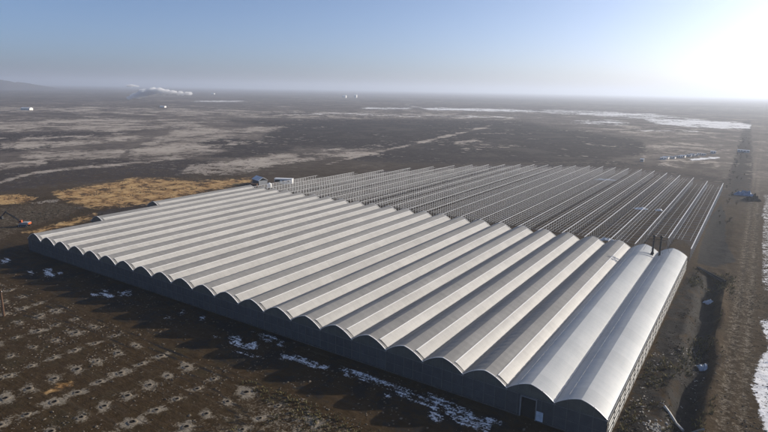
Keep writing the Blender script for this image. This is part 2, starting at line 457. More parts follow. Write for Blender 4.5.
lay = {k: np.zeros(len(X), np.float32) for k in ('sand', 'snow', 'orange', 'spoil', 'dark', 'dark_soil')}
def paint(name, poly, val=1.0, soft=2.0, softy=None):
    """a patch of soil: outline given in photo pixels, laid on the ground there with a soft edge"""
    poly = np.array(poly, float)
    softy = softy or soft
    x0, y0 = poly.min(0)-soft*2; x1, y1 = poly.max(0)+softy*2
    idx = np.where(vis & (px > x0) & (px < x1) & (py > y0) & (py < y1))[0]
    if len(idx) == 0: return
    ax = px[idx]/soft; ay = py[idx]/softy
    pl = poly/np.array([soft, softy])
    ins = np.zeros(len(idx), bool); dm = np.full(len(idx), 1e9)
    n = len(pl)
    for i in range(n):
        p, q = pl[i], pl[(i+1) % n]
        c = ((p[1] > ay) != (q[1] > ay))
        with np.errstate(divide='ignore', invalid='ignore'):
            ins ^= c & (ax < (q[0]-p[0])*(ay-p[1])/((q[1]-p[1]) if q[1] != p[1] else 1e-9)+p[0])
        e = q-p; l2 = max((e**2).sum(), 1e-9)
        t = np.clip(((ax-p[0])*e[0]+(ay-p[1])*e[1])/l2, 0, 1)
        dm = np.minimum(dm, np.hypot(ax-p[0]-t*e[0], ay-p[1]-t*e[1]))
    sdn = np.where(ins, dm, -dm)
    w = sstep(-1, 1, sdn)*val
    lay[name][idx] = np.maximum(lay[name][idx], w)
def paint_line(name, pts, wpx, val=1.0):
    for (a, b_) in zip(pts[:-1], pts[1:]):
        a = np.array(a, float); b_ = np.array(b_, float)
        n = np.array([-(b_-a)[1], (b_-a)[0]]); n = n/max(np.hypot(*n), 1e-6)*wpx/2
        n = np.array([n[0]*1.0, n[1]])
        paint(name, [a-n, b_-n, b_+n, a+n], val, max(0.8, wpx*0.5))

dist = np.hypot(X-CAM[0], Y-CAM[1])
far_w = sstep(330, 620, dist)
# --- pale flats of the steppe
paint('sand', [(-40,121),(60,117),(120,118),(180,120),(205,125),(150,131),(90,130),(40,131),(-40,133)], 0.60, 3)
paint('sand', [(-20,108),(80,106),(200,107),(260,110),(240,114),(140,115),(40,114),(-20,115)], 0.52, 3)
paint('sand', [(20,153),(60,151),(108,147),(125,152),(118,158),(60,161),(20,158)], 0.78, 2)
paint('sand', [(122,159),(140,146),(165,134),(178,128),(200,127),(222,132),(246,131),(220,138),(206,142),(182,146),(205,147),(229,150),(190,157),(152,161),(130,161)], 0.72, 3)
paint('sand', [(183,173),(190,166),(210,163),(250,160),(275,155),(312,151),(380,149.5),(384,152.5),(350,157),(300,162),(262,168),(240,174),(200,175)], 0.74, 3)
paint('sand', [(-10,164),(45,159),(48,165),(20,168),(-10,171)], 0.75, 2)
paint('sand', [(60,140),(110,134),(150,133),(130,140),(90,144),(60,146)], 0.60, 3)
paint('sand', [(245,127),(285,126),(280,131),(255,134),(240,134)], 0.62, 2)
paint('sand', [(0,142),(40,138),(60,142),(30,147),(0,148)], 0.55, 2)
paint_line('sand', [(-5,184),(30,173.5),(70,168.5),(125,164),(180,158)], 2.2, 0.85)
paint_line('sand', [(325,165),(345,159.5),(380,151),(410,145.5),(440,137.5),(465,132),(490,126)], 2.0, 0.90)
paint('sand', [(452,141),(480,140),(520,146),(515,149),(480,148),(455,145)], 0.62, 2)
paint('sand', [(600,125),(660,124),(720,133),(715,139),(660,136),(600,131)], 0.42, 3)
paint('sand', [(640,147),(690,143),(722,150),(715,156),(670,153),(640,152)], 0.45, 3)
paint('sand', [(240,112),(330,111),(440,113),(520,115),(512,119),(430,118),(330,118.5),(240,118)], 0.60, 2)
paint('sand', [(660,160),(715,159),(722,168),(690,169),(655,166)], 0.50, 3)
# --- snow lying on the plain
paint('snow', [(362,107.4),(408,107.6),(412,109.2),(362,109.2)], 0.80, 1.2)
paint('snow', [(424,107.6),(470,108.4),(530,109.8),(562,112.5),(520,112),(470,110.6),(424,109.8)], 0.85, 1.2)
paint('snow', [(540,109),(600,110.5),(650,113.5),(690,118),(640,119),(590,115.5),(545,113)], 0.62, 1.6)
paint('snow', [(640,118),(690,119),(735,122),(751,124.5),(750,129),(705,128),(655,124)], 0.86, 1.8)
paint('snow', [(570,120),(610,119),(640,125),(600,126),(570,124)], 0.45, 2)
paint('snow', [(280,112),(360,112.5),(440,115),(520,116),(520,118),(430,117.5),(340,116),(280,115)], 0.40, 1.6)
paint('snow', [(630,128.5),(700,130),(700,133),(630,131)], 0.42, 1.5)
paint('snow', [(688,158.5),(718,156.5),(720,158.5),(692,161)], 0.95, 1.0)
paint('snow', [(20,109),(34,108.8),(34,110.2),(20,110.2)], 0.75, 0.9)
paint('snow', [(190,101),(242,100),(242,102),(190,102.6)], 0.55, 1.0)
paint_line('snow', [(405,104),(420,108),(424,109)], 1.2, 0.7)
# --- dark heath
paint('dark', [(225,120),(300,119),(420,119),(520,121),(560,128),(640,140),(650,152),(600,162),(520,164),(420,165),(340,160),(385,149),(300,148),(262,140),(270,128)], 0.86, 4)
paint('dark', [(20,160),(110,157),(180,158),(255,163),(190,176),(120,180),(40,186),(-20,196),(-20,172)], 0.62, 3)
paint('dark', [(-20,132),(60,130),(130,131),(100,140),(40,150),(-20,156)], 0.60, 3)
paint('dark', [(185,140),(230,138),(300,144),(290,152),(240,158),(190,157),(228,151),(205,146)], 0.72, 2)
paint('dark', [(390,170),(600,160),(660,164),(726,178),(745,170),(752,205),(725,205),(722,186),(640,170),(520,168)], 0.65, 4)
paint('dark', [(730,200),(727,180),(738,150),(743,122),(750,120),(752,150),(752,205)], 0.95, 3)
paint_line('dark', [(60,196),(110,192),(150,186),(200,186)], 2.0, 0.75)
paint_line('dark', [(75,209),(110,203),(160,196),(215,188)], 1.6, 0.7)
paint_line('sand', [(60,194),(100,190),(150,189)], 1.5, 0.7)
paint_line('dark', [(105,157),(135,149),(160,140),(180,127)], 2.5, 0.8)
paint_line('dark', [(-10,148),(60,143),(110,136),(165,127)], 3.0, 0.7)
paint('dark', [(85,214),(120,207),(157,201),(200,193),(250,183),(245,188),(200,197),(157,206),(100,219)], 0.80, 1.5)
# --- ochre cut ground beside the greenhouse
paint('orange', [(52,192),(75,188),(105,184),(130,178),(165,178),(200,181),(250,177),(252,182),(230,187),(190,196),(160,203),(120,207),(95,208),(75,204),(60,199)], 0.70, 4)
paint('orange', [(20,233),(45,227),(70,220),(96,212),(99,217),(70,226),(40,233)], 0.62, 3)
paint('orange', [(-20,196),(20,194),(38,197),(30,203),(-20,206)], 0.70, 2)
paint('sand', [(30,203),(60,199),(58,202),(35,206)], 0.85, 1.2)
paint('spoil', [(-10,206),(60,201),(90,207),(60,220),(20,232),(-10,250)], 0.38, 4)
# --- churned, wet yard along the front of the greenhouse
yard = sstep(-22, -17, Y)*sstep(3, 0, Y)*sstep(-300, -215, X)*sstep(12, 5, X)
lay['dark_soil'] = np.maximum(lay['dark_soil'], 0.46*yard.astype(np.float32))
for pl, v in (([(1,259),(9,258),(10,263),(2,264)], 1.0), ([(43,269),(52,268),(54,276),(46,277)], 0.95), ([(55,271),(63,272),(63,276),(56,275)], 0.8), ([(26,270),(33,271),(33,275),(28,274)], 0.75),
              ([(90,292),(98,293),(99,296),(91,296)], 0.85), ([(101,289),(108,289),(108,293),(102,292)], 0.8), ([(100,293),(114,294),(114,298),(103,297)], 0.8), ([(116,291),(132,290),(132,296),(118,297)], 0.72),
              ([(179,310),(185,310),(185,314),(180,313)], 0.8), ([(163,316),(171,316),(171,319),(164,319)], 0.8), ([(199,316),(206,317),(206,321),(200,320)], 0.75), ([(213,334),(219,335),(219,338),(214,338)], 0.75),
              ([(228,335),(241,336),(245,344),(258,341),(257,350),(244,349),(229,343)], 0.82), ([(250,331),(272,335),(292,346),(280,348),(262,341)], 0.62), ([(228,347),(250,352),(265,357),(255,358),(234,352)], 0.62),
              ([(280,354),(300,356),(312,361),(330,366),(328,372),(308,368),(295,361),(280,360)], 0.80), ([(336,365),(352,369),(360,378),(345,377)], 0.6),
              ([(345,367),(375,376),(408,388),(425,397),(445,407),(440,413),(415,402),(395,392),(360,379)], 0.72), ([(398,391),(411,393),(410,398),(398,396)], 0.9), ([(384,392),(392,394),(391,397),(385,396)], 0.8),
              ([(424,390),(445,399),(470,410),(492,425),(486,434),(460,425),(440,410),(425,400)], 0.72), ([(428,411),(438,412),(446,421),(440,423),(430,418)], 0.88), ([(485,417),(500,419),(502,426),(488,424)], 0.72)):
    paint('snow', pl, v-0.17, 1.8)
# --- beside the side wall: dark trench, snow and the road verge
ditch = np.exp(-((X-(10.2+0.8*np.sin(Y*0.045)+0.4*np.sin(Y*0.17)))/3.0)**2)*sstep(0, 12, Y)*sstep(130, 112, Y)  # darker ground colour along the trench
lay['dark_soil'] = np.maximum(lay['dark_soil'], (0.95*ditch).astype(np.float32))
paint('dark_soil', [(728,203),(729,185),(739,150),(744,122),(749,120),(750,150),(749,180),(750,205)], 0.46, 6)
paint('dark_soil', [(697,263),(700,246),(711,216),(721,203),(726,215),(726,240),(737,262),(716,267)], 0.85, 3)  # darker ground colour over the hollow past the corner
side = sstep(0, 1, X)*sstep(14, 11, X)*sstep(-5, 5, Y)*sstep(135, 120, Y)
lay['dark_soil'] = np.maximum(lay['dark_soil'], (0.62*side).astype(np.float32))
snow_edge = 23.6 + 1.3*np.sin(Y*0.11) + 1.8*(fbm(X*0*0.1+3.3, Y*0.09, 77, 3)-0.5)
sv = sstep(-0.6, 0.8, X-snow_edge)*sstep(95, 82, Y)*sstep(70, 40, X)
lay['snow'] = np.maximum(lay['snow'], (0.95*sv).astype(np.float32))
sv2 = sstep(-0.5, 0.5, X-22.4-2.0*(fbm(X*0+1.1, Y*0.05, 78, 3)))*sstep(100, 130, Y)*sstep(60, 40, X)
lay['snow'] = np.maximum(lay['snow'], (0.46*sv2*sstep(420, 300, Y)).astype(np.float32))
# road surface: packed pale soil
road = sstep(13.5, 16.5, X + 1.2*(fbm(X*0.1, Y*0.05, 51, 3)-0.5))*sstep(24, 21.5, X)*sstep(-90, -80, Y)
lane = np.exp(-((X-17.4)/0.8)**2) + np.exp(-((X-20.6)/0.8)**2)
lay['spoil'] = np.maximum(lay['spoil'], (road*(0.34+0.10*np.clip(lane, 0, 1)*fbm(X*0.3, Y*0.06, 91, 3)*1.6)).astype(np.float32))
# floor of the unfinished part: trodden grey-brown soil
fr = sstep(2, -3, X)*sstep(-236, -228, X)*sstep(L-2, L+4, Y)*sstep(390, 340, Y)
lay['dark'] = np.maximum(lay['dark'], (0.30*fr).astype(np.float32))
# excavated soil thrown round every foundation pit
pit_list = []
for a in PIT_X:
    for b_ in PIT_Y:
        qx, qy, qw = to_px([(a, b_, 0)])
        if qw[0] > 5 and -12 < qx[0] < 300+ (qy[0]-400)*0.8 and qy[0] < 446:
            pit_list.append((a+random.uniform(-.35, .35), b_+random.uniform(-.3, .3), random.uniform(0.75, 1.25)))
for (a, b_, s) in pit_list:
    idx = np.where((np.abs(X-a) < 6) & (np.abs(Y-b_) < 6))[0]
    an = np.arctan2(Y[idx]-b_, X[idx]-a)
    rr = np.hypot(X[idx]-a, (Y[idx]-b_)*1.05)/(2.55*s*(0.9+0.24*np.sin(an*2+a)+0.18*np.sin(an*5+b_)))
    lay['spoil'][idx] = np.maximum(lay['spoil'][idx], np.clip(1.30-rr, 0, 1)*random.uniform(0.65, 1.05))
# tyre tracks pressed into the field
def track(pts, wid=0.45, gauge=1.9, val=0.62):
    pts = np.array(pts, float)
    dm = np.full(len(X), 1e9)
    sel = np.where((X > pts[:, 0].min()-4) & (X < pts[:, 0].max()+4) & (Y > pts[:, 1].min()-4) & (Y < pts[:, 1].max()+4))[0]
    for p, q in zip(pts[:-1], pts[1:]):
        e = q-p; t_ = np.clip(((X[sel]-p[0])*e[0]+(Y[sel]-p[1])*e[1])/(e@e), 0, 1)
        dm[sel] = np.minimum(dm[sel], np.hypot(X[sel]-p[0]-t_*e[0], Y[sel]-p[1]-t_*e[1]))
    w = np.exp(-((dm[sel]-gauge/2)/wid)**2)*val
    lay['dark_soil'][sel] = np.maximum(lay['dark_soil'][sel], w)
track([(-190, -27), (-150, -24), (-120, -22.5), (-95, -23), (-70, -22), (-45, -23.5), (-20, -30)])
track([(-160, -33), (-130, -28), (-100, -27.5), (-80, -28), (-62, -31), (-48, -38), (-40, -48)])
track([(-66, -62), (-68, -52), (-66, -42), (-60, -35), (-52, -31), (-40, -30), (-25, -33)])
# disturbed, paler ground right of the pits
dis = sstep(-80, -55, X)*sstep(-20, -25, Y)*sstep(-5, -15, X)
lay['spoil'] = np.maximum(lay['spoil'], (0.42*dis).astype(np.float32))
paint('orange', [(58,382),(72,380),(75,386),(66,390),(52,392),(45,395),(40,392),(52,389)], 0.72, 3)

nyv, nxv = GX.shape
ii = np.arange(nyv*nxv).reshape(nyv, nxv)
F = np.stack([ii[:-1, :-1], ii[:-1, 1:], ii[1:, 1:], ii[1:, :-1]], -1).reshape(-1, 4)
V = np.stack([X, Y, H], 1)
fx = X[F].mean(1); fy = Y[F].mean(1)
is_road = (fx > 13.6) & (fx < 24.0) & (fy > -95) & (fy < 1400)

def terrain(name, faces):
    used = np.unique(faces)
    re = np.full(len(V), -1, np.int64); re[used] = np.arange(len(used))
    me = np_mesh(name, V[used], re[faces], M['ground'])
    for an, ks in (('soil_a', ('sand', 'snow', 'orange')), ('soil_b', ('spoil', 'dark', 'dark_soil'))):
        at = me.attributes.new(an, 'FLOAT_COLOR', 'POINT')
        c = np.ones((len(used), 4), np.float32)
        for j, k in enumerate(ks): c[:, j] = lay[k][used]
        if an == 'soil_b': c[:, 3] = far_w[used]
        at.data.foreach_set('color', c.ravel())
    o = link(name, me)
    o['kind'] = 'structure'
    return o
terrain('ground', F[~is_road])
terrain('dirt_road', F[is_road])

def zg(x, y):
    return float(height(np.array([float(x)]), np.array([float(y)]))[0])

# ------------------------------------------------------------------ hills on the left horizon
hm, hnt, hb = mat('far_hill')
g = nd(hnt, 'ShaderNodeNewGeometry'); sx = nd(hnt, 'ShaderNodeSeparateXYZ'); hnt.links.new(g.outputs['Position'], sx.inputs[0])
hn = noise_n(hnt, g.outputs['Position'], 0.0016, 7, 0.65)
hz = math_n(hnt, 'ADD', sx.outputs['Z'], math_n(hnt, 'MULTIPLY', math_n(hnt, 'SUBTRACT', hn, 0.5), 160.0))
hc = mix_n(hnt, ss_n(hnt, hz, 85, 125), (0.09, 0.075, 0.065), (0.72, 0.73, 0.75))
hnt.links.new(hc, hb.inputs['Base Color']); hb.inputs['Roughness'].default_value = 0.95
hv = []; hf = []
nu, nv_ = 120, 14
for i in range(nu):
    pxx = -260 + i*(340/(nu-1))
    d = on_plane(pxx, 150); d = Vector((d.x-CAM[0], d.y-CAM[1], 0)).normalized()
    env = max(0.0, min(1.0, (80-pxx)/95.0))**1.1
    crest = 158 + 45*mnoise.fractal(Vector((i*0.06, 3.1, 0)), 0.9, 2.0, 4)
    for j in range(nv_):
        t = j/(nv_-1)
        r = 6000 + 2400*t
        z = crest*env*math.sin(math.pi*t)**1.2*(0.8+0.35*mnoise.fractal(Vector((i*0.16, j*0.5, 7)), 0.8, 2.0, 4)) - 6
        z = min(z, 196.0)
        hv.append((CAM[0]+d.x*r, CAM[1]+d.y*r, z))
for i in range(nu-1):
    for j in range(nv_-1):
        a = i*nv_+j
        hf.append((a, a+1, a+nv_+1, a+nv_))
me = np_mesh('hills', hv, hf, hm)
o = link('hills', me); o['kind'] = 'structure'

# ------------------------------------------------------------------ the greenhouse
def arc_at(x, dr=0.0):
    """pointed arch: two slightly bowed slopes meeting in a ridge"""
    m_ = 0.16+0.1416*abs(x)
    z = RIDGE-0.16*abs(x)-0.0708*x*x
    k = math.hypot(1, m_)
    return (x+math.copysign(dr*m_/k, x if x else 1), z+dr/k)
def arch_pts(n=20, dr=0.0):
    return [arc_at(-SP/2+SP*i/n, dr) if i != n/2 else (0.0, RIDGE+dr) for i in range(n+1)]

def vault_mesh(name, length, m, seed, sag=0.07):
    ys = np.linspace(0, length, max(8, int(round(length/0.625)))+1)
    Vs = []; Fs = []; n0 = 0
    for sg in (-1, 1):                                           # the two slopes do not share the ridge: a crisp fold
        xs = np.linspace(0, 4.78, 12)
        XS, YS = np.meshgrid(xs, ys)
        bay = np.floor(YS/2.5); fr_ = YS/2.5-bay
        amp = sag*(0.5+_hash(bay, bay*0+sg, seed))
        dr = -amp*np.sin(np.pi*fr_)*np.sin(np.pi*XS/4.78)**0.6 + (fbm(YS*0.25, XS*0.6, seed+sg, 2)-0.5)*0.07*np.sin(np.pi*XS/4.78)
        Vs.append(np.stack([sg*XS, YS, RIDGE-0.16*XS-0.0708*XS*XS+dr], -1).reshape(-1, 3))
        k = np.arange(XS.size).reshape(XS.shape)+n0; n0 += XS.size
        q = np.stack([k[:-1, :-1], k[:-1, 1:], k[1:, 1:], k[1:, :-1]], -1).reshape(-1, 4)
        Fs.append(q if sg > 0 else q[:, ::-1])
    return np_mesh(name, np.concatenate(Vs), np.concatenate(Fs), m)

gh = thing('greenhouse', 'vast multi-span plastic greenhouse of long pale parallel vaults joined side by side', 'greenhouse')
VX = -4.8
vm_old = [vault_mesh('roof_vault', L, M['film_old'], s) for s in (5, 6, 7)]
vm_new = vault_mesh('roof_vault', L, M['film_new'], 8, 0.02)
X_RAIL = 2.5
def vent_meshes(length):
    fl = MB()
    n = 7; ys = [1.0 + (length-2.0)*i/40 for i in range(41)]
    for i, y in enumerate(ys):
        for j in range(n+1):
            t = j/n
            x, z = arc_at(X_RAIL+(4.62-X_RAIL)*t, 0.13-0.07*t + 0.012*math.sin(i*2.1+j))
            fl.v.append((x, y, z))
    for i in range(40):
        for j in range(n):
            a = i*(n+1)+j
            fl.f.append((a, a+1, a+n+2, a+n+1))
    rl = MB()
    a0, a1 = X_RAIL-0.13, X_RAIL+0.05
    rl.prism([arc_at(a0, 0.015), arc_at(a0, 0.12), arc_at(a1, 0.17), arc_at(a1, 0.015)], 0.9, length-0.9)
    return fl.mesh('vent_flap', M['film_vent'], True), rl.mesh('vent_rail', M['white_alu'])
def rim_mesh(m):
    b = MB()
    o_, i_ = arch_pts(20, 0.05), arch_pts(20, -0.06)
    n = len(o_)
    for y in (-0.12, 0.06):
        for (p, q) in o_: b.v.append((p, y, q))
        for (p, q) in i_: b.v.append((p, y, q))
    for k in range(n-1):
        b.f += [(k, k+1, 2*n+k+1, 2*n+k), (n+k, 3*n+k, 3*n+k+1, n+k+1), (k, n+k, n+k+1, k+1), (2*n+k, 2*n+k+1, 3*n+k+1, 3*n+k)]
    return b.mesh('arch_rim', m)
rim_old, rim_new = rim_mesh(M['white_alu']), rim_mesh(M['galv'])
vents = {}
seam = MB()
for yb in np.arange(2.0, L-2, 3.1):
    x, z = arc_at(-2.7, 0.02); seam.box(x-0.05, x+0.05, yb, yb+2.5, z-0.03, z+0.03)
seam_me = seam.mesh('film_clip_line', M['galv_dull'])
START = {0: 64.0, 1: 30.2}
for k in range(24):
    xc = SP*(k-23)-4.8
    y0 = START.get(k, 0.0); ln = L-y0
    new = k >= 22
    if y0 > 0: me = vault_mesh('roof_vault', ln, M['film_old'], 30+k)
    else: me = vm_new if new else vm_old[k % 3]
    v = link('roof_vault', me, gh, (xc, y0, 0))
    if new:
        v['label'] = 'newer bluish-white glossy film vault'
        link('film_clip_line', seam_me, v)
    else:
        if ln not in vents: vents[ln] = vent_meshes(ln)
        link('vent_flap', vents[ln][0], v)
        link('vent_rail', vents[ln][1], v)
    link('arch_rim', rim_new if new else rim_old, v, (0, 0, 0))
    link('arch_rim', rim_new if new else rim_old, v, (0, ln, 0))
# gutters between the vaults
gmesh = {}
for k in range(-1, 24):
    y0 = {-1: 64.0, 0: 30.2, 1: 0.0}.get(k, 0.0)
    if k == -1: y0 = 64.0
    if y0 not in gmesh:
        gmesh[y0] = MB().prism([(-0.24, 4.84), (-0.14, 4.70), (0.14, 4.70), (0.24, 4.84), (0.24, 4.95), (0.19, 4.95), (0.11, 4.76), (-0.11, 4.76), (-0.19, 4.95), (-0.24, 4.95)], y0-0.25, L+0.25).mesh('gutter', M['galv_dull'])
    link('gutter', gmesh[y0], gh, (SP*(k-23), 0, 0))

def end_wall(name, m_up, m_low, door=False):
    up = MB()
    top = [(x*0.995, z-0.03) for x, z in arch_pts(20, -0.05)]
    for (x, z) in top:
        up.v += [(x, 0, 4.75), (x, 0, z)]
    for i in range(20):
        up.f.append((2*i, 2*i+2, 2*i+3, 2*i+1))
    lo = MB()
    def sheet(xa, xb, za, zb):
        n = 4
        for i in range(n):
            b = len(lo.v); p, q = xa+(xb-xa)*i/n, xa+(xb-xa)*(i+1)/n
            lo.v += [(p, 0.0, za), (q, 0.0, za), (q, 0.0, zb), (p, 0.0, zb)]; lo.f.append((b, b+1, b+2, b+3))
    if door:
        sheet(-4.8, -1.75, 0.3, 4.75); sheet(1.35, 4.8, 0.3, 4.75); sheet(-1.75, 1.35, 4.35, 4.75)
    else:
        sheet(-4.8, 4.8, 0.3, 4.75)
    return up.mesh('gable_panel', m_up), lo.mesh(name, m_low)
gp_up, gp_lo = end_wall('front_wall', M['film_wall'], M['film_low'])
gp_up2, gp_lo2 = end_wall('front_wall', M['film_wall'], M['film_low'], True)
post_me = MB().box(-0.06, 0.06, -0.13, -0.02, 0.0, 4.75).mesh('post', M['steel_dark'])
beam_me = MB().box(-4.74, 4.74, -0.15, -0.02, 4.62, 4.80).mesh('eave_beam', M['steel_dark'])
rail_me = MB().box(-4.74, 4.74, -0.10, -0.02, 2.25, 2.33).mesh('cross_rail', M['steel_dark'])
plinth_me = MB().box(-4.8, 4.8, -0.22, 0.10, -0.3, 0.30).mesh('plinth', M['dark_plinth'])
stud_me = [MB().box(-0.04, 0.04, -0.09, -0.02, 4.81, z).mesh('gable_stud', M['steel_dark']) for z in (7.25, 6.75)]
for k in range(24):
    xc = SP*(k-23)-4.8
    for (y, rot) in ((START.get(k, 0.0), 0.0), (L, math.pi)):
        dr = (k == 22 and rot == 0.0)
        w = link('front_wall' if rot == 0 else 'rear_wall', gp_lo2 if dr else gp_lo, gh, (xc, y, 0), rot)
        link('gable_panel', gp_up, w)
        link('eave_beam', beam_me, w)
        if rot == 0.0:
            if not dr:
                link('plinth', plinth_me, w); link('cross_rail', rail_me, w)
            else:
                link('plinth', MB().box(-4.8, -1.9, -0.22, 0.10, -0.3, 0.3).mesh('plinth', M['dark_plinth']), w)
                link('plinth', MB().box(1.5, 4.8, -0.22, 0.10, -0.3, 0.3).mesh('plinth', M['dark_plinth']), w)
            for xo in (-4.8, -2.4, 0.0, 2.4):
                if dr and xo == 0.0: continue
                link('post', post_me, w, (xo, 0, 0))
            for xo, q in ((-2.4, 1), (0.0, 0), (2.4, 1)): link('gable_stud', stud_me[q], w, (xo, 0, 0))
# loading doorway in the last but one bay; black panel for its dark inside
dx = SP*(22-23)-4.8-0.2
door = MB().box(-1.5, 1.5, 0.35, 0.45, 0.02, 4.3).build('door', M['rubber'], gh, (dx, 0, 0))
door['label'] = 'loading doorway in the front wall, its dark inside a black panel'
MB().box(-1.68, -1.5, -0.12, 0.5, 0, 4.48).box(1.5, 1.68, -0.12, 0.5, 0, 4.48).box(-1.5, 1.5, -0.12, 0.5, 4.3, 4.48).build('door_frame', M['galv_dull'], door)
MB().box(1.75, 3.1, -0.30, -0.24, 0.3, 2.3).build('door_side_panel', M['plastic'], door)
# long side wall beside the road: bands of film on rails
yl = [0.05, L-0.05]
def band(name, z0, z1, x, m):
    b = MB(); n = 50
    for i in range(n+1):
        y = yl[0]+(yl[1]-yl[0])*i/n
        b.v += [(x+0.03*math.sin(i*1.7), y, z0), (x+0.05*math.sin(i*2.3+1), y, z1)]
    for i in range(n): b.f.append((2*i, 2*i+2, 2*i+3, 2*i+1))
    return b.build(name, m, gh, smooth=True)
sw = band('side_wall_skirt', 0.25, 1.35, 0.10, M['side_a'])
link('plinth', MB().box(-0.1, 0.24, 0, L, -0.4, 0.26).mesh('plinth', M['concrete']), sw)
s1 = band('side_curtain', 1.35, 2.45, 0.04, M['side_b'])
s2 = band('side_curtain', 2.45, 3.60, 0.12, M['side_a'])
s3 = band('side_curtain', 3.60, 4.72, 0.05, M['side_b'])
for s_, z in ((sw, 1.35), (s1, 2.45), (s2, 3.60)):
    MB().tube([(0.20, 0.1, z), (0.20, L-0.1, z)], 0.07).build('roll_pipe', M['galv_dull'], s_)
sp_me = MB().box(0.22, 0.32, -0.06, 0.06, 0.26, 4.8).mesh('side_post', M['steel_dark'])
for i in range(26): link('side_post', sp_me, gh, (0, 0.4+i*5.05, 0))
# left ends, mostly out of sight
for (x, a, b_) in ((-230.4, 64, L), (-220.8, 30.2, 64), (-211.2, 0, 30.2)):
    MB().box(x-0.06, x, a+0.1, b_-0.1, 0, 4.7).build('side_wall', M['film_wall'], gh)
# door side: flue stacks standing through the roof
for (x, y, lb) in ((-10.6, 119.0, 'dark steel flue stack beside a vault crest, nearer the middle of the roof'), (-8.3, 119.5, 'dark steel flue stack rising from the last roof gutter')):
    base = 6.2 if x < -9.6 else 5.2
    st = thing('flue_stack', lb, 'chimney', (x, y, 0), 0, 'flue stacks at the rear of the greenhouse')
    MB().tube([(0,0,0.0),(0,0,12.6)], 0.34, 12).build('flue', M['dark_steel'], st, smooth=False)
    MB().tube([(0,0,base),(0,0,base+0.9)], [0.62,0.40], 12).build('roof_flashing', M['dark_steel'], st)
    MB().tube([(0,0,12.9),(0,0,13.35)], [0.62,0.06], 12).build('rain_cap', M['dark_steel'], st)
    MB().box(-1.5,1.5,-0.07,0.07,11.6,11.75).box(-0.07,0.07,-1.5,1.5,11.45,11.6).box(-0.5,0.5,-.05,.05,12.5,12.95).build('stay_arm', M['dark_steel'], st)
    MB().tube([(-1.5,0,11.6),(-3.1,0,7.0 if x < -9.6 else 6.9)],0.03,4).tube([(1.5,0,11.6),(3.4,0,6.6)],0.03,4).build('guy_wire', M['dark_steel'], st)

# ------------------------------------------------------------------ the uncovered steel frame behind
END = [(0,343),(10,346),(21,361),(52,382),(89,380),(145,347),(180,308),(198,276),(225,212),(234,180),(245,165)]
def row_end(x):
    return float(np.interp(-x, [e[0] for e in END], [e[1] for e in END]))
def row_start(m_): return 141.0 if m_ == 0 else (154.0 if m_ == 1 else L+6.0+ (m_ % 3)*1.2)
fr_ = thing('steel_frame', 'uncovered steel skeleton of posts, gutters and hoops standing behind the covered greenhouse', 'frame')
for m_ in range(0, 25):
    x = -SP*m_
    a, b_ = row_start(m_), row_end(x)
    if b_-a < 8: continue
    gt = MB().prism([(-0.19,4.93),(-0.14,4.80),(0.14,4.80),(0.19,4.93)], a, b_).build('gutter', M['galv_pale'], fr_, (x, 0, 0))
    po = MB()
    for y in np.arange(a+0.3, b_, 3.75 if m_ < 7 else 2.5):
        po.box(-0.06, 0.06, y-0.06, y+0.06, -0.2, 4.78)
    po.build('post_row', M['galv'], fr_, (x, 0, 0), stuff=True)
    if m_ < 24:
        a2 = max(a, row_start(m_+1))+1; b2 = min(b_, row_end(x-SP))-1
        if b2-a2 < 8: continue
        ti = MB()
        for y in np.arange(a2, b2, 5.0):
            ti.box(-9.45, -0.15, y-0.03, y+0.03, 4.66, 4.74)
        ti.build('tie_row', M['galv_dull'], fr_, (x, 0, 0), stuff=True)
        for xo in (-1.7, -3.3, -4.8, -6.3, -7.9):
            if random.random() < 0.85:
                MB().box(xo-(0.032 if m_ < 8 else 0.05), xo+(0.032 if m_ < 8 else 0.05), a2, b2-random.uniform(0, 20), 4.745, 4.80).build('purlin', M['galv'], fr_, (x, 0, 0))

def crumpled(name, label, cat, mtl, w, d, h, loc, rz=0.0, seed=0, n=14, group=None):
    V_ = []; F_ = []
    for i in range(n+1):
        for j in range(n+1):
            u, v_ = i/n*2-1, j/n*2-1
            rr = max(abs(u), abs(v_))
            k = 1+0.35*mnoise.noise(Vector((u*2+seed, v_*2, 1.7)))
            z = h*max(0, 1-rr**2)*(0.35+1.2*abs(mnoise.fractal(Vector((u*1.8+seed*3, v_*1.8, 0.3)), 0.7, 2.1, 4)))
            V_.append((u*w/2*k, v_*d/2*k, z-0.03-0.25*(rr > 0.99)))
    for i in range(n):
        for j in range(n):
            a = i*(n+1)+j
            F_.append((a, a+n+1, a+n+2, a+1))
    # a closed underside gives the heap its body
    b0 = len(V_); V_.append((0, 0, -0.3))
    rim = [i*(n+1) for i in range(n+1)]+[n*(n+1)+j for j in range(1, n+1)]+[i*(n+1)+n for i in range(n-1, -1, -1)]+[j for j in range(n-1, 0, -1)]
    me = bpy.data.meshes.new(name)
    me.from_pydata(V_, [], F_+[(rim[q], rim[(q+1) % len(rim)], b0) for q in range(len(rim))])
    me.materials.append(mtl); me.update()
    o = link(name, me, None, (loc[0], loc[1], zg(loc[0], loc[1])+loc[2]), rz)
    return tag(o, label, cat, group)

# pale sheets left lying on the frame floor
for (p, w, d, s, lb) in (((605.5,180),15,3.2,1,'long pale film sheet lying on the soil under the far end of the steel frame'), ((641,209),7.5,4.0,2,'crumpled pale film sheet on the soil midway along the steel frame'),
                         ((659,210.5),4,2.6,3,'small scrap of pale film beside the larger crumpled sheet under the frame'), ((606,240),7,2.4,4,'pale film bundle lying behind the rear gable of the greenhouse')):
    c = on_plane(*p)
    crumpled('film_sheet', lb, 'plastic sheet', M['plastic'], w, d, 0.9, (c.x, c.y, 0.05), math.radians(30), s)

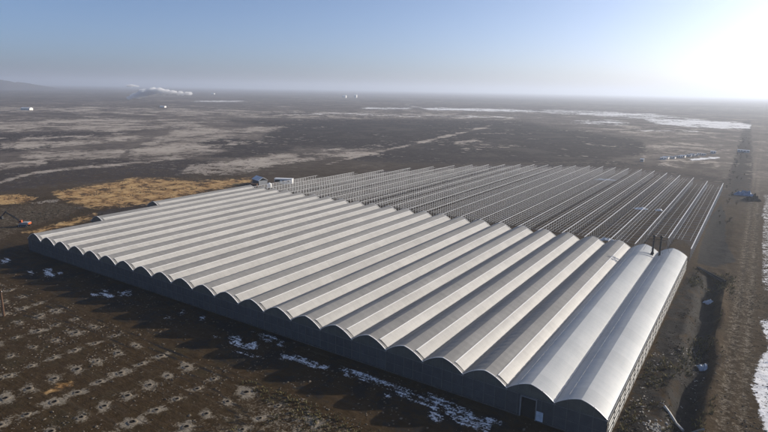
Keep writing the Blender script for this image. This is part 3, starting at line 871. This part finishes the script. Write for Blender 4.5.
# ------------------------------------------------------------------ foundation pits in front
pit_meshes = []
for q in range(5):
    r_ = random.Random(100+q)
    ring = MB(); n = 18
    prof = [(0.36, 0.02), (0.44, 0.06), (0.58, 0.07), (0.75, 0.02), (0.95, -0.08)]
    for (r, z) in prof:
        for k in range(n):
            a = 2*math.pi*k/n
            j = 1+0.30*mnoise.noise(Vector((math.cos(a)*1.4+q*5, math.sin(a)*1.4, r)))+r_.uniform(-.06, .06)
            zz = z*(1+0.9*mnoise.noise(Vector((math.cos(a)*2+q*9, math.sin(a)*2, r*2)))) if z > 0.05 else z
            ring.v.append((math.cos(a)*r*j, math.sin(a)*r*j, zz))
    for i in range(len(prof)-1):
        for k in range(n):
            k2 = (k+1) % n
            ring.f.append((i*n+k, (i+1)*n+k, (i+1)*n+k2, i*n+k2))
    rm = ring.mesh('spoil_ring', M['spoil'], True)
    hole = MB(); 
    for (r, z) in ((0.36, 0.10), (0.30, 0.03)):
        for k in range(n):
            a = 2*math.pi*k/n; hole.v.append((math.cos(a)*r, math.sin(a)*r, z))
    hole.v.append((0, 0, 0.02))
    for k in range(n):
        k2 = (k+1) % n
        hole.f += [(k, k2, n+k2, n+k), (n+k, n+k2, 2*n)]
    hm_ = hole.mesh('pit_hole', M['hole'])
    pit_meshes.append((rm, hm_))
for i, (a, b_, s) in enumerate(pit_list):
    rm, hm_ = pit_meshes[i % 5]
    t = thing('foundation_pit', 'dark round foundation pit ringed by pale dug soil in the brown field', 'pit', (a, b_, zg(a, b_)+0.04), random.uniform(0, 6.28), 'foundation pits dug in rows')
    t.scale = (s, s, s)
    link('spoil_ring', rm, t); link('pit_hole', hm_, t)

# ------------------------------------------------------------------ clods, rubble and weeds (uncountable)
ico = [(0,0,1),(0.89,0,0.45),(0.28,0.85,0.45),(-0.72,0.53,0.45),(-0.72,-0.53,0.45),(0.28,-0.85,0.45),(0.72,0.53,-0.45),(-0.28,0.85,-0.45),(-0.89,0,-0.45),(-0.28,-0.85,-0.45),(0.72,-0.53,-0.45),(0,0,-1)]
icf = [(0,1,2),(0,2,3),(0,3,4),(0,4,5),(0,5,1),(1,6,2),(2,7,3),(3,8,4),(4,9,5),(5,10,1),(6,7,2),(7,8,3),(8,9,4),(9,10,5),(10,6,1),(11,7,6),(11,8,7),(11,9,8),(11,10,9),(11,6,10)]
ICO = np.array(ico); ICF = np.array(icf)
def lumps(name, label, cat, mtl, pts, sizes, flat=0.6):
    n = len(pts)
    P_ = np.array(pts); S_ = np.array(sizes)[:, None, None]
    jit = 1+rng.uniform(-.35, .35, (n, 12, 1))
    v = ICO[None]*jit*S_*np.stack([rng.uniform(.7, 1.4, n), rng.uniform(.7, 1.4, n), rng.uniform(flat*.6, flat*1.2, n)], -1)[:, None, :]
    z = height(P_[:, 0], P_[:, 1])
    v = v + np.stack([P_[:, 0], P_[:, 1], z], -1)[:, None, :]
    f = (ICF[None] + (np.arange(n)*12)[:, None, None]).reshape(-1, 3)
    me = np_mesh(name, v.reshape(-1, 3), f, mtl, False)
    o = link(name, me, stuff=True)
    return tag(o, label, cat)
def scatter(n, x0, x1, y0, y1, avoid=True, dens=None):
    out = []
    while len(out) < n:
        k = n*2
        a = rng.uniform(x0, x1, k); b_ = rng.uniform(y0, y1, k)
        ok = np.ones(k, bool)
        if avoid: ok &= ~in_green(a, b_, 0.8)
        if dens is not None: ok &= rng.uniform(0, 1, k) < dens(a, b_)
        out += list(zip(a[ok], b_[ok]))
    return out[:n]
cl = scatter(5200, -190, -4, -66, -1.5, True, lambda a, b_: np.where(b_ > -20, 0.35, 1.0)*(0.15+sstep(.48, .62, fbm(a*.12, b_*.12, 61, 3))))
lumps('soil_clods', 'scattered pale earth clods over the churned field', 'soil', M['clod'], cl, rng.uniform(.05, .20, len(cl))*rng.choice([1, 1, 1, 1.7], len(cl)))
cl = scatter(2600, 1.0, 30, 0, 130, True, lambda a, b_: 0.15+sstep(.5, .65, fbm(a*.2, b_*.1, 63, 3)))
lumps('ditch_clods', 'dark earth clods along the ditch banks', 'soil', M['clod_dark'], cl, rng.uniform(.06, .22, len(cl)))
cl = scatter(230, 0.8, 13, 4, 60, True, lambda a, b_: sstep(.50, .60, fbm(a*.35, b_*.15, 67, 3))+0.03*(b_ < 40))
lumps('rubble', 'whitish rubble bits strewn beside the side wall', 'rubble', M['rubble'], cl, rng.uniform(.08, .26, len(cl)), 0.5)
cl = [(x+rng.normal(0, .9), y+rng.normal(0, .9)) for (x, y) in [(on_plane(650+q*1.2, 424+(q % 5)*2).x, on_plane(650+q*1.2, 424+(q % 5)*2).y) for q in range(18)] for _ in range(7)]
lumps('rubble', 'heaped whitish rubble by the near corner of the side wall', 'rubble', M['rubble'], cl, rng.uniform(.12, .34, len(cl)), 0.6)

def weeds(name, label, pts, hs, mtl):
    V_ = []; F_ = []
    for (x, y), h in zip(pts, hs):
        z = zg(x, y)
        for _ in range(9):
            a = rng.uniform(0, 6.28); l = h*rng.uniform(.5, 1.2); t = rng.uniform(.15, .9)
            dx_, dy_ = math.cos(a)*l*t, math.sin(a)*l*t
            w = 0.035+0.03*rng.random(); b = len(V_)
            ox, oy = -math.sin(a)*w, math.cos(a)*w
            V_ += [(x-ox, y-oy, z-.03), (x+ox, y+oy, z-.03), (x+dx_*.6+ox*.8, y+dy_*.6+oy*.8, z+l*.6), (x+dx_*.6-ox*.8, y+dy_*.6-oy*.8, z+l*.6), (x+dx_, y+dy_, z+l*.85)]
            F_ += [(b, b+1, b+2), (b, b+2, b+3), (b+3, b+2, b+4)]
    me = np_mesh(name, V_, F_, mtl, False)
    return tag(link(name, me, stuff=True), label, 'weeds')
wp = scatter(900, -70, -6, -52, -21, True, lambda a, b_: sstep(.52, .62, fbm(a*.1, b_*.14, 71, 3)))
weeds('dry_weeds', 'tufts of dry yellowish weeds at the edge of the shaded yard', wp, rng.uniform(.25, .8, len(wp)), M['weed'])
wp = scatter(1100, 1, 16, 2, 132, True, lambda a, b_: sstep(.52, .64, fbm(a*.22, b_*.08, 73, 3)))
weeds('ditch_weeds', 'dry olive weeds along the drainage ditch', wp, rng.uniform(.25, .9, len(wp)), M['weed'])
wp = scatter(500, -330, -214, 20, 175, True, lambda a, b_: sstep(.52, .62, fbm(a*.08, b_*.08, 75, 3)))
weeds('bank_scrub', 'dark low scrub on the ochre bank beyond the greenhouse', wp, rng.uniform(.5, 1.5, len(wp)), M['twig'])

# ------------------------------------------------------------------ things by the road and ditch
crumpled('plastic_heap', 'pale blue crumpled plastic sheet on the ditch bank, half way along the side wall', 'plastic sheet', M['plastic'], 2.6, 2.4, 1.3, (12.3, 48.0, 0.05), 0.4, 11)
crumpled('plastic_heap', 'greyish crumpled plastic on the ditch bank nearer the rear corner', 'plastic sheet', M['plastic'], 3.2, 2.2, 1.0, (9.9, 100.0, 0.25), 0.9, 12)
crumpled('blue_tarpaulin', 'faded blue tarpaulin over a low load beside the road past the steel frame', 'tarpaulin', M['blue_tarp'], 11.0, 6.0, 3.4, (12.5, 330.0, 0.1), 0.1, 13)
crumpled('dark_heap', 'dark earth heap at the roadside beyond the blue tarpaulin', 'heap', M['clod_dark'], 8, 6, 3.5, (18.0, 312.0, 0.0), 0.3, 14)
def snake(name, label, cat, px_pts, r, mtl, z=0.12):
    pts = []
    for p in px_pts:
        c = on_plane(*p); pts.append((c.x, c.y, zg(c.x, c.y)+r*0.8+z))
    return tag(MB().tube(pts, r, 8).build(name, mtl, smooth=False), label, cat)
snake('drain_pipe', 'pale drain pipe lying on the bank above the ditch', 'pipe', [(664,407.5),(670,411),(677,416),(684,424)], 0.26, M['pale_pipe'])
snake('drain_pipe', 'dusty grey drain pipe reaching down into the ditch', 'pipe', [(678,425),(686,429),(698,431.5),(704,432.5)], 0.22, M['concrete'])
pp = thing('pipe_stack', 'bundle of long dark steel pipes lying beyond the rear corner of the greenhouse', 'pipes', (3.6, 131.0, 0.0))
for q, (o1, o2) in enumerate(((0, 0), (0.55, 0.25), (1.1, -0.4))):
    p0 = on_plane(697, 268); p1 = on_plane(722, 281.5)
    MB().tube([(p0.x-3.6+o1, p0.y-131+o2, 0.45+zg(p0.x+o1, p0.y)), (p1.x-3.6+o1, p1.y-131+o2, 0.45+zg(p1.x+o1, p1.y))], 0.27, 8).build('pipe', M['dark_steel'], pp)

# timber pole in the pit field
c = on_plane(4, 316)
tp = thing('timber_pole', 'weathered brown timber pole standing alone in the pit field', 'pole', (c.x, c.y, zg(c.x, c.y)))
MB().tube([(0,0,-0.3),(0.03,0,3.5),(0.05,0.02,7.6)], [0.30,0.26,0.20], 9).build('shaft', M['timber'], tp)
MB().box(-0.9,0.9,-0.09,0.09,7.0,7.2).build('crossarm', M['timber'], tp)
for s_ in (-0.7, 0.7): MB().tube([(s_,0,7.2),(s_,0,7.3),(s_,0,7.42)], [0.05,0.09,0.05], 8).build('insulator', M['white_paint'], tp)

# excavator at the left corner of the site
ex = thing('excavator', 'orange tracked excavator with long dark boom working on the bank', 'excavator', (-252.5, 17.0, zg(-252.5, 17.0)), math.radians(213))
ex.scale = (0.95, 0.95, 0.95)
for s_ in (-1.25, 1.25):
    t_ = MB().prism([(-2.2,0.25),(-1.9,0.0),(1.9,0.0),(2.2,0.25),(2.2,0.65),(1.9,0.9),(-1.9,0.9),(-2.2,0.65)], s_-0.32, s_+0.32).build('track', M['rubber'], ex)
    for xx in (-1.5,-0.5,0.5,1.5): MB().tube([(xx,s_-0.36,0.45),(xx,s_+0.36,0.45)],0.28,8).build('wheel', M['grey_paint'], t_)
hs = MB().prism([(-2.6,1.1),(1.6,1.1),(1.6,1.7),(0.4,2.1),(-2.6,2.2)], -1.35, 1.35).build('house', M['grey_paint'], ex)
MB().box(-2.9,-2.6,-1.2,1.2,1.15,2.05).build('counterweight', M['orange_paint'], hs)
cb = MB().prism([(0.2,2.05),(1.6,1.6),(1.7,2.3),(1.3,3.1),(0.2,3.15)], 0.35, 1.3).build('cab', M['orange_paint'], ex)
MB().prism([(0.35,2.3),(1.45,2.25),(1.2,2.95),(0.35,3.0)], 1.31, 1.34).prism([(0.35,2.3),(1.45,2.25),(1.2,2.95),(0.35,3.0)], 0.31, 0.34).build('window', M['glass'], cb)
MB().tube([(1.2,-0.2,1.7),(4.2,-0.2,4.3),(8.2,-0.2,6.6)],[0.42,0.46,0.32],4).build('boom', M['dark_steel'], ex)
MB().tube([(7.7,-0.2,7.2),(10.2,-0.2,4.6)],[0.32,0.22],4).build('stick', M['dark_steel'], ex)
MB().prism([(9.8,4.7),(10.5,4.6),(10.9,3.8),(10.3,3.2),(9.5,3.3),(9.8,3.8)],-0.75,0.35).build('bucket', M['dark_steel'], ex)
MB().tube([(1.6,-0.2,1.6),(4.0,-0.2,3.7)],0.12,6).build('hydraulic_ram', M['grey_paint'], ex)

# site cabin, shed and tank behind the far left corner of the greenhouse
def cabin(loc, rz):
    t = thing('site_cabin', 'white flat-roofed site cabin with dark doorway behind the vault ends', 'cabin', loc, rz)
    w = MB().box(-6, 6, -1.8, 1.8, 0.2, 3.3).build('wall', M['white_paint'], t)
    MB().box(-6.15, 6.15, -1.95, 1.95, 3.303, 3.5).build('roof', M['roof_tile'], t)
    MB().box(-5.6, -2.2, -1.9, -1.803, 0.3, 2.7).build('doorway', M['glass'], t)
    for x in (0.0, 3.2):
        f_ = MB().box(x-0.7, x+0.7, -1.86, -1.803, 1.3, 2.4).build('window', M['glass'], t)
        MB().box(x-0.8, x+0.8, -1.9, -1.803, 1.2, 1.297).build('window_sill', M['grey_paint'], f_)
    return t
c = on_plane(284, 183.5)
cabin((c.x, c.y, 0), math.radians(28))
c = on_plane(260, 184)
t = thing('pitched_shed', 'pale pitched-roof shed with open dark front beside the site cabin', 'shed', (c.x, c.y, 0), math.radians(-20))
MB().box(-5,-4.8,-3,3,0,3).box(4.8,5,-3,3,0,3).box(-4.8,4.8,2.8,3,0,3).build('wall', M['grey_paint'], t)
MB().prism([(-3.4,2.95),(0,4.9),(3.4,2.95),(3.4,3.15),(0,5.15),(-3.4,3.15)],-5.3,5.3,'x').build('roof', M['roof_tile'], t)
for x in (-4.7,0,4.7): MB().box(x-0.1,x+0.1,-2.95,-2.75,0,2.95).build('post', M['galv_dull'], t)
c = on_plane(269.5, 187.5)
t = thing('water_tank', 'small white round water tank between the shed and the cabin', 'tank', (c.x, c.y, 0))
MB().tube([(0,0,0),(0,0,2.3),(0,0,2.9),(0,0,3.1)],[1.5,1.5,0.8,0.3],14).build('barrel', M['white_paint'], t, smooth=False)
MB().tube([(0,0,3.1),(0,0,3.25)],0.32,10).build('lid', M['grey_paint'], t)
# dark equipment between them
for q, (p, lb) in enumerate((((254,186),'low dark stack of boards beside the pitched shed'), ((275,184.5),'dark stacked pallets between water tank and site cabin'))):
    c = on_plane(*p)
    t = thing('pallet_stack', lb, 'pallets', (c.x, c.y, 0), 0.5+q)
    for i in range(6): MB().box(-2.2,2.2,-1.4,1.4,0.05+i*0.26,0.22+i*0.26).build('board_layer', M['timber'], t, (0.1*math.sin(i*3), 0.1*math.cos(i*5), 0))

# ------------------------------------------------------------------ distant buildings
def house(p, w, d, h, rz, label, group, wall=None):
    c = on_plane(*p)
    t = thing('farm_building', label, 'building', (c.x, c.y, zg(c.x, c.y)-0.3), rz, group)
    MB().box(-w/2, w/2, -d/2, d/2, 0, h).build('wall', wall or M['house_wall'], t)
    rf = MB().prism([(-d/2-.3, h-.02), (0, h+d*0.16), (d/2+.3, h-.02)], -w/2-.3, w/2+.3, 'x').build('roof', M['roof_tile'], t)
    n = max(2, int(w//3))
    wm_ = MB().box(-0.5, 0.5, -0.06, 0.0, 1.0, 2.0).mesh('window', M['glass'])
    for i in range(n): link('window', wm_, t, (-w/2+(i+.5)*w/n, -d/2, h*0.15))
    return t
rr_ = random.Random(5)
for i in range(13):
    f_ = i/12
    house((663+40*f_+rr_.uniform(-.5, .5), 159.3-4.3*f_+rr_.uniform(-.5, .5)), rr_.uniform(3.0, 5.5), rr_.uniform(2.6, 3.6), rr_.uniform(1.6, 2.4), rr_.uniform(-.4, .4), 'tiny whitewashed hut in the line of huts beyond the steel frame', 'line of white huts')
for (p, w) in (((713,153.5),5), ((740,152),5), ((746,152.5),6), ((642,161.5),3)):
    house(p, w, 4, 2.6, 0.1, {713:'white hut at the end of the snow strip',740:'white hut by the roadside trees',746:'wider white hut at the edge of the road by the trees',642:'lone low white hut just past the steel frame'}[p[0]], 'line of white huts')
for (p, w, d, h, lb) in (((27,110),26,10,5,'long white barn alone on the left of the plain'), ((344.5,97.5),26,22,14,'pale blocky silo house on the horizon, the duller of two'), ((355.5,97.5),20,20,18,'bright silo house on the horizon beside the duller one'),
                         ((163,107.5),16,9,4,'pale barn on the plain below the smoke'), ((213,94.5),26,14,8,'pale barn far out past the end of the smoke')):
    house(p, w, d, h, 0.3, lb, 'barns scattered over the plain')

# ------------------------------------------------------------------ bare trees along the road
def tree_meshes(seed, hgt):
    r_ = random.Random(seed)
    tr, cr = MB(), MB()
    def grow(mb, p, d, l, r, lev):
        n = 3; pts = [p]; rs = [r]
        for i in range(n):
            d = (d + Vector((r_.uniform(-.22, .22), r_.uniform(-.22, .22), r_.uniform(-.05, .18)))).normalized()
            p = p + d*(l/n); pts.append(p); rs.append(r*(1-0.2*(i+1)))
        mb.tube(pts, rs, 5 if lev < 2 else 3, False)
        if lev >= 4: return
        for k in range([6, 5, 4, 4][lev]):
            t = r_.uniform(0.35, 1.0) if lev else r_.uniform(0.3, 1.0)
            q = pts[min(n-1, int(t*n))].lerp(pts[min(n, int(t*n)+1)], t*n-int(t*n)) if t < 1 else pts[-1]
            a = r_.uniform(0, 6.28)
            nd_ = (d*0.55 + Vector((math.cos(a), math.sin(a), r_.uniform(0.0, 0.6)))).normalized()
            grow(cr if lev >= 1 else tr, q, nd_, l*r_.uniform(.45, .68), max(0.03, r*0.45), lev+1)
    grow(tr, Vector((0, 0, -0.2)), Vector((0, 0, 1)), hgt*0.5, hgt*0.022, 0)
    return tr.mesh('trunk', M['bark']), cr.mesh('crown', M['twig'])
TM = [tree_meshes(s, h) for s, h in ((1, 11), (2, 8), (3, 9.5), (4, 6))]
tr_ = random.Random(9)
for i in range(44):
    y = 225 + 700*(i/43)**1.4 + tr_.uniform(-10, 10)
    x = 6.5 - (y-300)*0.012 + tr_.uniform(-6.5, 5.5)
    if 315 < y < 345: x -= 5
    if y < 345 and x < 2.5: x = 5 + tr_.uniform(0, 5)
    a, b_ = TM[tr_.randrange(4)]
    t = thing('bare_tree', 'leafless dark tree in the scrubby belt along the dirt road', 'tree', (x, y, zg(x, y)), tr_.uniform(0, 6.28), 'bare trees along the road')
    s = tr_.uniform(.30, .55)*(1.0 if y > 320 else 0.7); t.scale = (s, s, s*tr_.uniform(.85, 1.15))
    link('trunk', a, t); link('crown', b_, t)
for (x, y, s, lb) in ((27, 70, .28, 'low dark bush in the snow strip opposite the plastic sheet'), (26.5, 44, .3, 'low dark bush in the snow nearest the drain pipes'), (25.6, 58, .2, 'small dark bush between two others in the snow strip'), (28, 84, .3, 'dark bush at the tapering end of the snow strip')):
    a, b_ = TM[3]
    t = thing('snow_bush', lb, 'bush', (x, y, zg(x, y)), x*3)
    t.scale = (s*1.5, s*1.5, s)
    link('trunk', a, t); link('crown', b_, t)

# ------------------------------------------------------------------ smoke rising from the plain
sm = bpy.data.materials.new('smoke'); sm.use_nodes = True
snt = sm.node_tree
snt.nodes.clear()
pv = snt.nodes.new('ShaderNodeVolumePrincipled'); pv.inputs['Color'].default_value = (0.98, 0.98, 0.985, 1); pv.inputs['Density'].default_value = 0.11; pv.inputs['Anisotropy'].default_value = 0.1
so = snt.nodes.new('ShaderNodeOutputMaterial'); snt.links.new(pv.outputs[0], so.inputs['Volume'])
base = on_plane(125, 99.6)
dd = math.hypot(base.x-CAM[0], base.y-CAM[1])
unit = dd/FPX                                                     # metres per photo pixel at that distance
rt3 = Vector((_r0[0], _r0[1], 0))
import bmesh
def puffs(name, label, path, seed):
    r_ = random.Random(seed)
    bm = bmesh.new()
    for (px_, up_, rad, dep) in path:
        c_ = rt3*(px_*unit) + Vector((0, 0, up_*unit)) + Vector((-_fw[0], -_fw[1], 0))*(-dep*unit)
        n0 = len(bm.verts)
        bmesh.ops.create_icosphere(bm, subdivisions=3, radius=rad*unit)
        bm.verts.ensure_lookup_table()
        for v in bm.verts[n0:]:
            nn = v.co.normalized()
            k = 1+0.30*mnoise.fractal(nn*2.2+Vector((px_, up_, seed)), 0.7, 2.0, 4)
            v.co = Vector((v.co.x*k*1.25, v.co.y*k*1.25, max(-up_*unit, v.co.z*k*0.8))) + c_
    me_ = bpy.data.meshes.new(name); bm.to_mesh(me_); bm.free()
    me_.materials.append(sm)
    o_ = link(name, me_, None, (base.x, base.y, 0))
    md = o_.modifiers.new('merge', 'REMESH'); md.mode = 'VOXEL'; md.voxel_size = unit*0.30; md.use_smooth_shade = True
    return tag(o_, label, 'smoke')
pth = []
for i in range(26):
    t_ = i/25
    if t_ < 0.4: x_, u_ = 3+22*(t_/0.4), 1.2+7.0*(t_/0.4)
    else: x_, u_ = 25+34*(t_-0.4)/0.6, 8.2-2.4*((t_-0.4)/0.6)
    pth.append((x_+random.uniform(-.8, .8), u_+random.uniform(-.7, .7), (1.6+1.9*math.sin(math.pi*min(1, t_/0.75)))*random.uniform(.85, 1.2) if t_ < .75 else 1.9*random.uniform(.8, 1.1), random.uniform(-2, 2)))
puffs('smoke_plume', 'white smoke plume rising from the plain and drifting sideways', pth, 3)
puffs('smoke_puff', 'small detached white smoke puff above the start of the plume', [(3+i*1.9, 12.2+random.uniform(-.3, .3), 1.2+.3*math.sin(i), 0) for i in range(6)], 4)

# ------------------------------------------------------------------ the haze
hzm = bpy.data.materials.new('haze_air'); hzm.use_nodes = True
hnt2 = hzm.node_tree; hnt2.nodes.clear()
pv = hnt2.nodes.new('ShaderNodeVolumePrincipled')
pv.inputs['Color'].default_value = (0.68, 0.75, 0.87, 1)
pv.inputs['Density'].default_value = 0.00016
pv.inputs['Anisotropy'].default_value = 0.40
ho = hnt2.nodes.new('ShaderNodeOutputMaterial'); hnt2.links.new(pv.outputs[0], ho.inputs['Volume'])
hzb = MB().box(-52000, 52000, -52000, 52000, -40, 205).build('haze', hzm)
hzb['kind'] = 'stuff'; hzb['label'] = 'thin pale haze over the whole plain'; hzb['category'] = 'haze'
